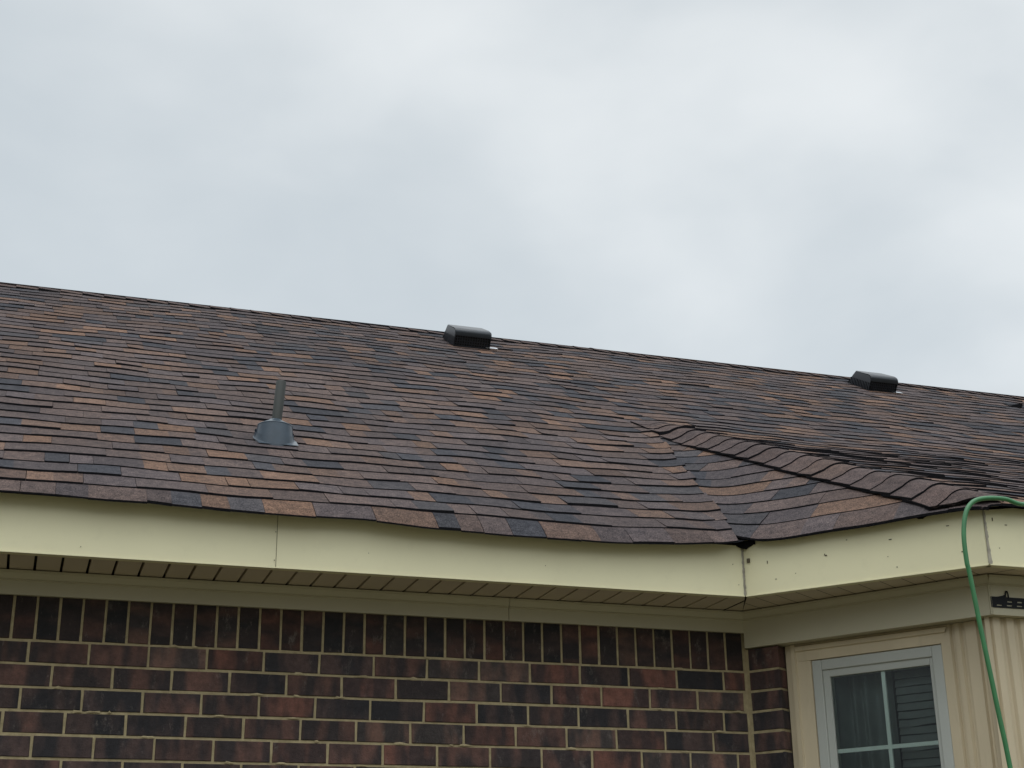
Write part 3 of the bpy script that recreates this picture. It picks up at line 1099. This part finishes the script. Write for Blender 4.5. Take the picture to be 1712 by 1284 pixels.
xl, xr, yb = XL + 0.31, XR - 0.31, YBACK - 0.4
ow.face([(xl, 0.1, ZG), (xl, yb, ZG), (xl, yb, ZF), (xl, YRIDGE, ZRIDGE - 0.12), (xl, 0.1, ZF + 0.2)][::-1])
ow.face([(xr, 0.0, ZG), (xr, yb, ZG), (xr, yb, ZF), (xr, YRIDGE, ZRIDGE - 0.12), (xr, 0.0, ZF + 0.2)])
ow.face([(xl, yb, ZG), (xr, yb, ZG), (xr, yb, ZE), (xl, yb, ZE)])
ow.face([(2 * XM, 0, ZG), (xr, 0, ZG), (xr, 0, ZF), (2 * XM, 0, ZF)])
ow.build('outer_wall', M_PB, house)

# room behind the window: back wall and ceiling, so the glass looks into a dim room
rm = MB()
rm.face([(-1.2, 2.2, ZG + .3), (3.6, 2.2, ZG + .3), (3.6, 2.2, 0.2), (-1.2, 2.2, 0.2)])
rm.face([(-1.2, 0.11, 0.2), (3.6, 0.11, 0.2), (3.6, 2.2, 0.2), (-1.2, 2.2, 0.2)])
rm.face([(0.1, 0.11, 0.19), (0.62, -0.78, 0.19), (3.2, -0.78, 0.19), (3.6, 0.11, 0.19)])
rm.face([(-1.2, 0.11, ZG + .3), (3.6, 0.11, ZG + .3), (3.6, 2.2, ZG + .3), (-1.2, 2.2, ZG + .3)])
rm.face([(0.1, 0.11, ZG + .3), (0.62, -0.78, ZG + .3), (3.2, -0.78, ZG + .3), (3.6, 0.11, ZG + .3)])
rm.build('room', M_ROOM, house)

# ------------------------------------------------------------------ curtain inside the window, and added slats standing in for reflections in the glass
cu = MB()
rows = []
for z in (-0.01, -0.3, -0.6, SILL + 0.05):
    row = []
    for i in range(61):
        a = 0.29 + 0.25 * i / 60
        row.append(TS(a, 0.11 + 0.018 * SIN(a * 95 + 0.8 * SIN(a * 31)) + 0.01 * SIN(a * 40 + z * 3), z))
    rows.append(row)
cu.grid(rows)
tag(cu.build('curtain', M_CURTAIN), 'grey net curtain hanging in folds behind the left half of the bay window', 'curtain')

bl = MB()
nsl = 36
for i in range(nsl):
    z = -0.03 - i * 0.030
    tilt = 0.010 + random.uniform(-0.004, 0.004)
    sag = random.uniform(-0.0035, 0.0035)
    rows = []
    for y_, z_ in ((0.101, z + 0.014), (0.097, z), (0.092, z - 0.0155 + tilt * 0.15)):
        rows.append([TS(0.56 + 0.20 * q / 6, y_, z_ + sag * SIN(q * 0.9 + i)) for q in range(7)])
    bl.grid(rows, smooth=False)
tag(bl.build('reflection_slats', M_REFL_SLAT), 'uneven slats added behind the right half of the bay window in place of wavy reflections', 'reflection stand-in')

# ------------------------------------------------------------------ roof vents
def roof_pt(x, s, n=0.0):
    return Vector((x, YE + s * CA - n * SA, ZE + s * SA + n * CA))

def roof_vent(x0, w, s0, label):
    base = roof_pt(x0 + w / 2, s0, 0.0)
    v = thing('roof_vent', label, 'roof vent', base, 'low black vents near the ridge')
    T = lambda a, s, n: roof_pt(x0 + a, s0 + s, n)
    # hood: slanted back, rounded front brow
    hd = MB()
    prof = [(0.335, 0.012), (0.236, 0.120), (0.05, 0.128), (0.020, 0.125), (0.007, 0.117), (0.001, 0.103), (0.0, 0.078)]
    xs_ = (0.0, 0.006, w - 0.014, w - 0.004, w)
    rows = []
    for j, a in enumerate(xs_):
        dn = (0.004, 0.0, 0.0, 0.006, 0.016)[j]
        rows.append([T(a, s, max(n - dn, 0.006)) for s, n in prof])
    hd.grid(rows, smooth=True)
    # cheeks above the louvres
    for a in (0.0, w):
        q = [T(a, 0.0, 0.066), T(a, 0.0, 0.09), T(a, 0.010, 0.108), T(a, 0.03, 0.119), T(a, 0.236, 0.116), T(a, 0.285, 0.060)]
        hd.face(q if a == 0.0 else q[::-1])
    hood = hd.build('vent_hood', M_VENT, v)
    # louvred sides
    for a, sg in ((0.0, 1), (w, -1)):
        lv = MB()
        q = [T(a + sg * 0.006, 0.0, 0.004), T(a + sg * 0.006, 0.0, 0.066), T(a + sg * 0.006, 0.285, 0.060), T(a + sg * 0.006, 0.335, 0.006)]
        lv.face(q if sg > 0 else q[::-1], mi=1)
        for i in range(13):
            s = 0.006 + i * 0.0235
            top = 0.066 - 0.006 * s / 0.285
            lo_a, hi_a = min(a, a + sg * 0.007), max(a, a + sg * 0.007)
            lv.box((lo_a, s, 0.004), (hi_a, s + 0.011, top), T=T)
        lv.build('side_louvre', [M_VENT, M_VENTIN], v)
    sc_ = MB()
    sc_.face([T(w, 0.012, 0.004), T(0, 0.012, 0.004), T(0, 0.012, 0.082), T(w, 0.012, 0.082)][::-1], mi=1)
    for i in range(15):
        a = 0.004 + (w - 0.012) * i / 14
        sc_.box((a, 0.006, 0.004), (a + 0.0045, 0.013, 0.080), T=T)
    for n_ in (0.022, 0.040, 0.060):
        sc_.box((0, 0.007, n_), (w, 0.0125, n_ + 0.004), T=T)
    sc_.box((0, 0.0, 0.002), (w, 0.012, 0.010), T=T)
    sc_.build('front_screen', [M_VENT, M_VENTIN], v)
    fl = MB()
    fl.box((w - 0.03, -0.006, 0.0125), (w + 0.058, 0.045, 0.0150), T=T)
    fl.build('vent_flange', M_FLASH, v)
    return v
roof_vent(-0.113, 0.265, 4.905, 'left of two low black roof vents, breaking the ridge line near the middle')
roof_vent(3.169, 0.240, 4.915, 'right of two low black roof vents, above the bay roof near the ridge')

# ------------------------------------------------------------------ vent pipe with its boot
PB = roof_pt(-1.835, 7.95 * EX, 0.0)
vp = thing('vent_pipe', 'dark upright plumbing pipe in a blue grey boot on the left of the roof', 'vent pipe', PB)
def lathe(mb, prof, C_, seg=40, axis=Vector((0, 0, 1)), mi=0):
    ax = axis.normalized(); x = ax.orthogonal().normalized(); y = ax.cross(x)
    rows = []
    for r_, h_ in prof:
        rows.append([C_ + ax * h_ + r_ * (COS(2 * math.pi * k / seg) * x + SIN(2 * math.pi * k / seg) * y) for k in range(seg)])
    mb.grid(rows, mi=mi, smooth=True, closed=True)
pax = Vector((0.075, 0.02, 1.0)).normalized()
pp = MB()
pc = PB + Vector((0.0, 0.02, 0))
lathe(pp, [(0.0215, 0.02), (0.0215, 0.283), (0.0205, 0.286), (0.0165, 0.286), (0.0165, 0.2)], pc, axis=pax)
pp.build('pipe', M_PIPE, vp)
bt = MB()
for prof in ([(0.092, -0.06), (0.086, 0.0), (0.082, 0.03), (0.0775, 0.060), (0.0745, 0.085)], [(0.0745, 0.085), (0.0755, 0.0875), (0.0745, 0.091), (0.070, 0.0925)],
             [(0.070, 0.0925), (0.050, 0.104), (0.029, 0.115)], [(0.029, 0.115), (0.026, 0.119), (0.0225, 0.119), (0.0215, 0.11)]):
    lathe(bt, prof, pc + Vector((0, 0, -0.012)), axis=Vector((0.02, 0.0, 1)))
# skirt that flares onto the roof
rows = []
for k in range(7):
    q = k / 6
    row = []
    for j in range(40):
        an = 2 * math.pi * j / 40
        r_ = 0.0825 + 0.006 * q ** 1.5
        px, py = pc.x + r_ * COS(an), pc.y + r_ * SIN(an)
        row.append((px, py, H(px, py) + 0.0135 + 0.030 * (1 - q) ** 2))
    rows.append(row)
bt.grid(rows, smooth=True, closed=True, flip=True)
bt.build('pipe_boot', M_BOOT, vp)
fg = MB()
rows = []
for j in range(9):
    s = 7.42 * EX + 0.075 * j / 8
    rows.append([(x_, YE + s * CA, H(x_, YE + s * CA) + 0.0145) for x_ in fr(-1.912, -1.744, 10)])
fg.grid(rows, smooth=False)
fg.grid([[(p[0], p[1], p[2] - 0.002) for p in rows[0]], rows[0]], smooth=False)
fg.build('pipe_flange', M_BOOT, vp)

# ------------------------------------------------------------------ slotted bracket under the front eave
br = thing('slotted_bracket', 'black slotted plastic bracket fixed under the cream eave at the right edge', 'bracket', (W1.x, W1.y - 0.02, 0.12))
bk = MB()
yb0, yb1 = -0.0195, -0.0165
T = lambda a, b, c: Vector((W1.x - 0.008 + a, W1.y + b, c))
def bars(z0, z1, slots, a_end):
    """a strip from z0 to z1 with openings"""
    a = 0.0
    for s0_, s1_ in slots:
        bk.box((a, yb0, z0), (s0_, yb1, z1), T=T); a = s1_
    bk.box((a, yb0, z0), (a_end, yb1, z1), T=T)
AE = 0.62
bk.box((0, yb0, 0.1185), (AE, yb1, 0.1250), T=T)
bars(0.1250, 0.1300, [(0.022 + 0.043 * i, 0.046 + 0.043 * i) for i in range(13)], AE)
bk.box((0, yb0, 0.1300), (AE, yb1, 0.1395), T=T)
bars(0.1395, 0.1445, [(0.069 + 0.043 * i, 0.091 + 0.043 * i) for i in range(12)], AE)
bk.box((0, yb0, 0.1445), (AE, yb1, 0.158), T=T)
bk.build('bracket_rail', M_BRACKET, br)
hk = MB()
prev = None
poly = []
for i in range(9):
    q = i / 8
    poly.append((0.012 + 0.052 * q, 0.158 + 0.010 * q ** 2.2))
for (a0, z0), (a1, z1) in zip(poly, poly[1:]):
    pts = [(a0, 0.1582), (a1, 0.1582), (a1, z1), (a0, z0 + 1e-5)]
    f_ = [T(a, yb0 + 0.0005, z) for a, z in pts]; k_ = [T(a, yb1 - 0.0005, z) for a, z in pts]
    hk.face(f_); hk.face(k_[::-1]); hk.face([f_[3], f_[2], k_[2], k_[3]])
hk.tube([T(0.064, -0.019, 0.158), T(0.065, -0.019, 0.172), T(0.069, -0.019, 0.181), T(0.073, -0.019, 0.181), T(0.076, -0.019, 0.172), T(0.077, -0.019, 0.156)], 0.0026, 8)
hk.build('bracket_hook', M_BRACKET, br)

# ------------------------------------------------------------------ green hose hanging over the eave
def catmull(P, n=10):
    P = [Vector(p) for p in P]
    P = [P[0] * 2 - P[1]] + P + [P[-1] * 2 - P[-2]]
    out = []
    for i in range(1, len(P) - 2):
        for k in range(n):
            t = k / n
            out.append(0.5 * ((2 * P[i]) + (P[i + 1] - P[i - 1]) * t + (2 * P[i - 1] - 5 * P[i] + 4 * P[i + 1] - P[i + 2]) * t * t + (3 * P[i] - P[i - 1] - 3 * P[i + 1] + P[i + 2]) * t ** 3))
    out.append(P[-2])
    return out
hp_ = [(1.9, 0.1, H(1.9, 0.1) + 0.024), (1.45, -0.45, H(1.45, -0.45) + 0.024), (1.0, -0.85, H(1.0, -0.85) + 0.024), (0.75, -1.0, H(0.75, -1.0) + 0.026),
       (0.576, -1.095, 0.440), (0.498, -1.105, 0.450), (0.423, -1.105, 0.448), (0.372, -1.10, 0.435), (0.339, -1.10, 0.405), (0.320, -1.10, 0.360),
       (0.309, -1.10, 0.295), (0.309, -1.10, 0.211), (0.315, -1.10, 0.169), (0.332, -1.10, -0.016), (0.347, -1.10, -0.158), (0.363, -1.10, -0.316), (0.380, -1.10, -0.479),
       (0.42, -1.10, -1.0), (0.46, -1.12, -1.7), (0.49, -1.2, ZG + 0.2), (0.56, -1.4, ZG + 0.02), (0.9, -1.9, ZG + 0.012)]
ho = MB()
ho.tube(catmull(hp_), 0.0083, 14)
tag(ho.build('hose', M_HOSE), 'thin green hose looping over the eave and hanging in front of the bay', 'hose')
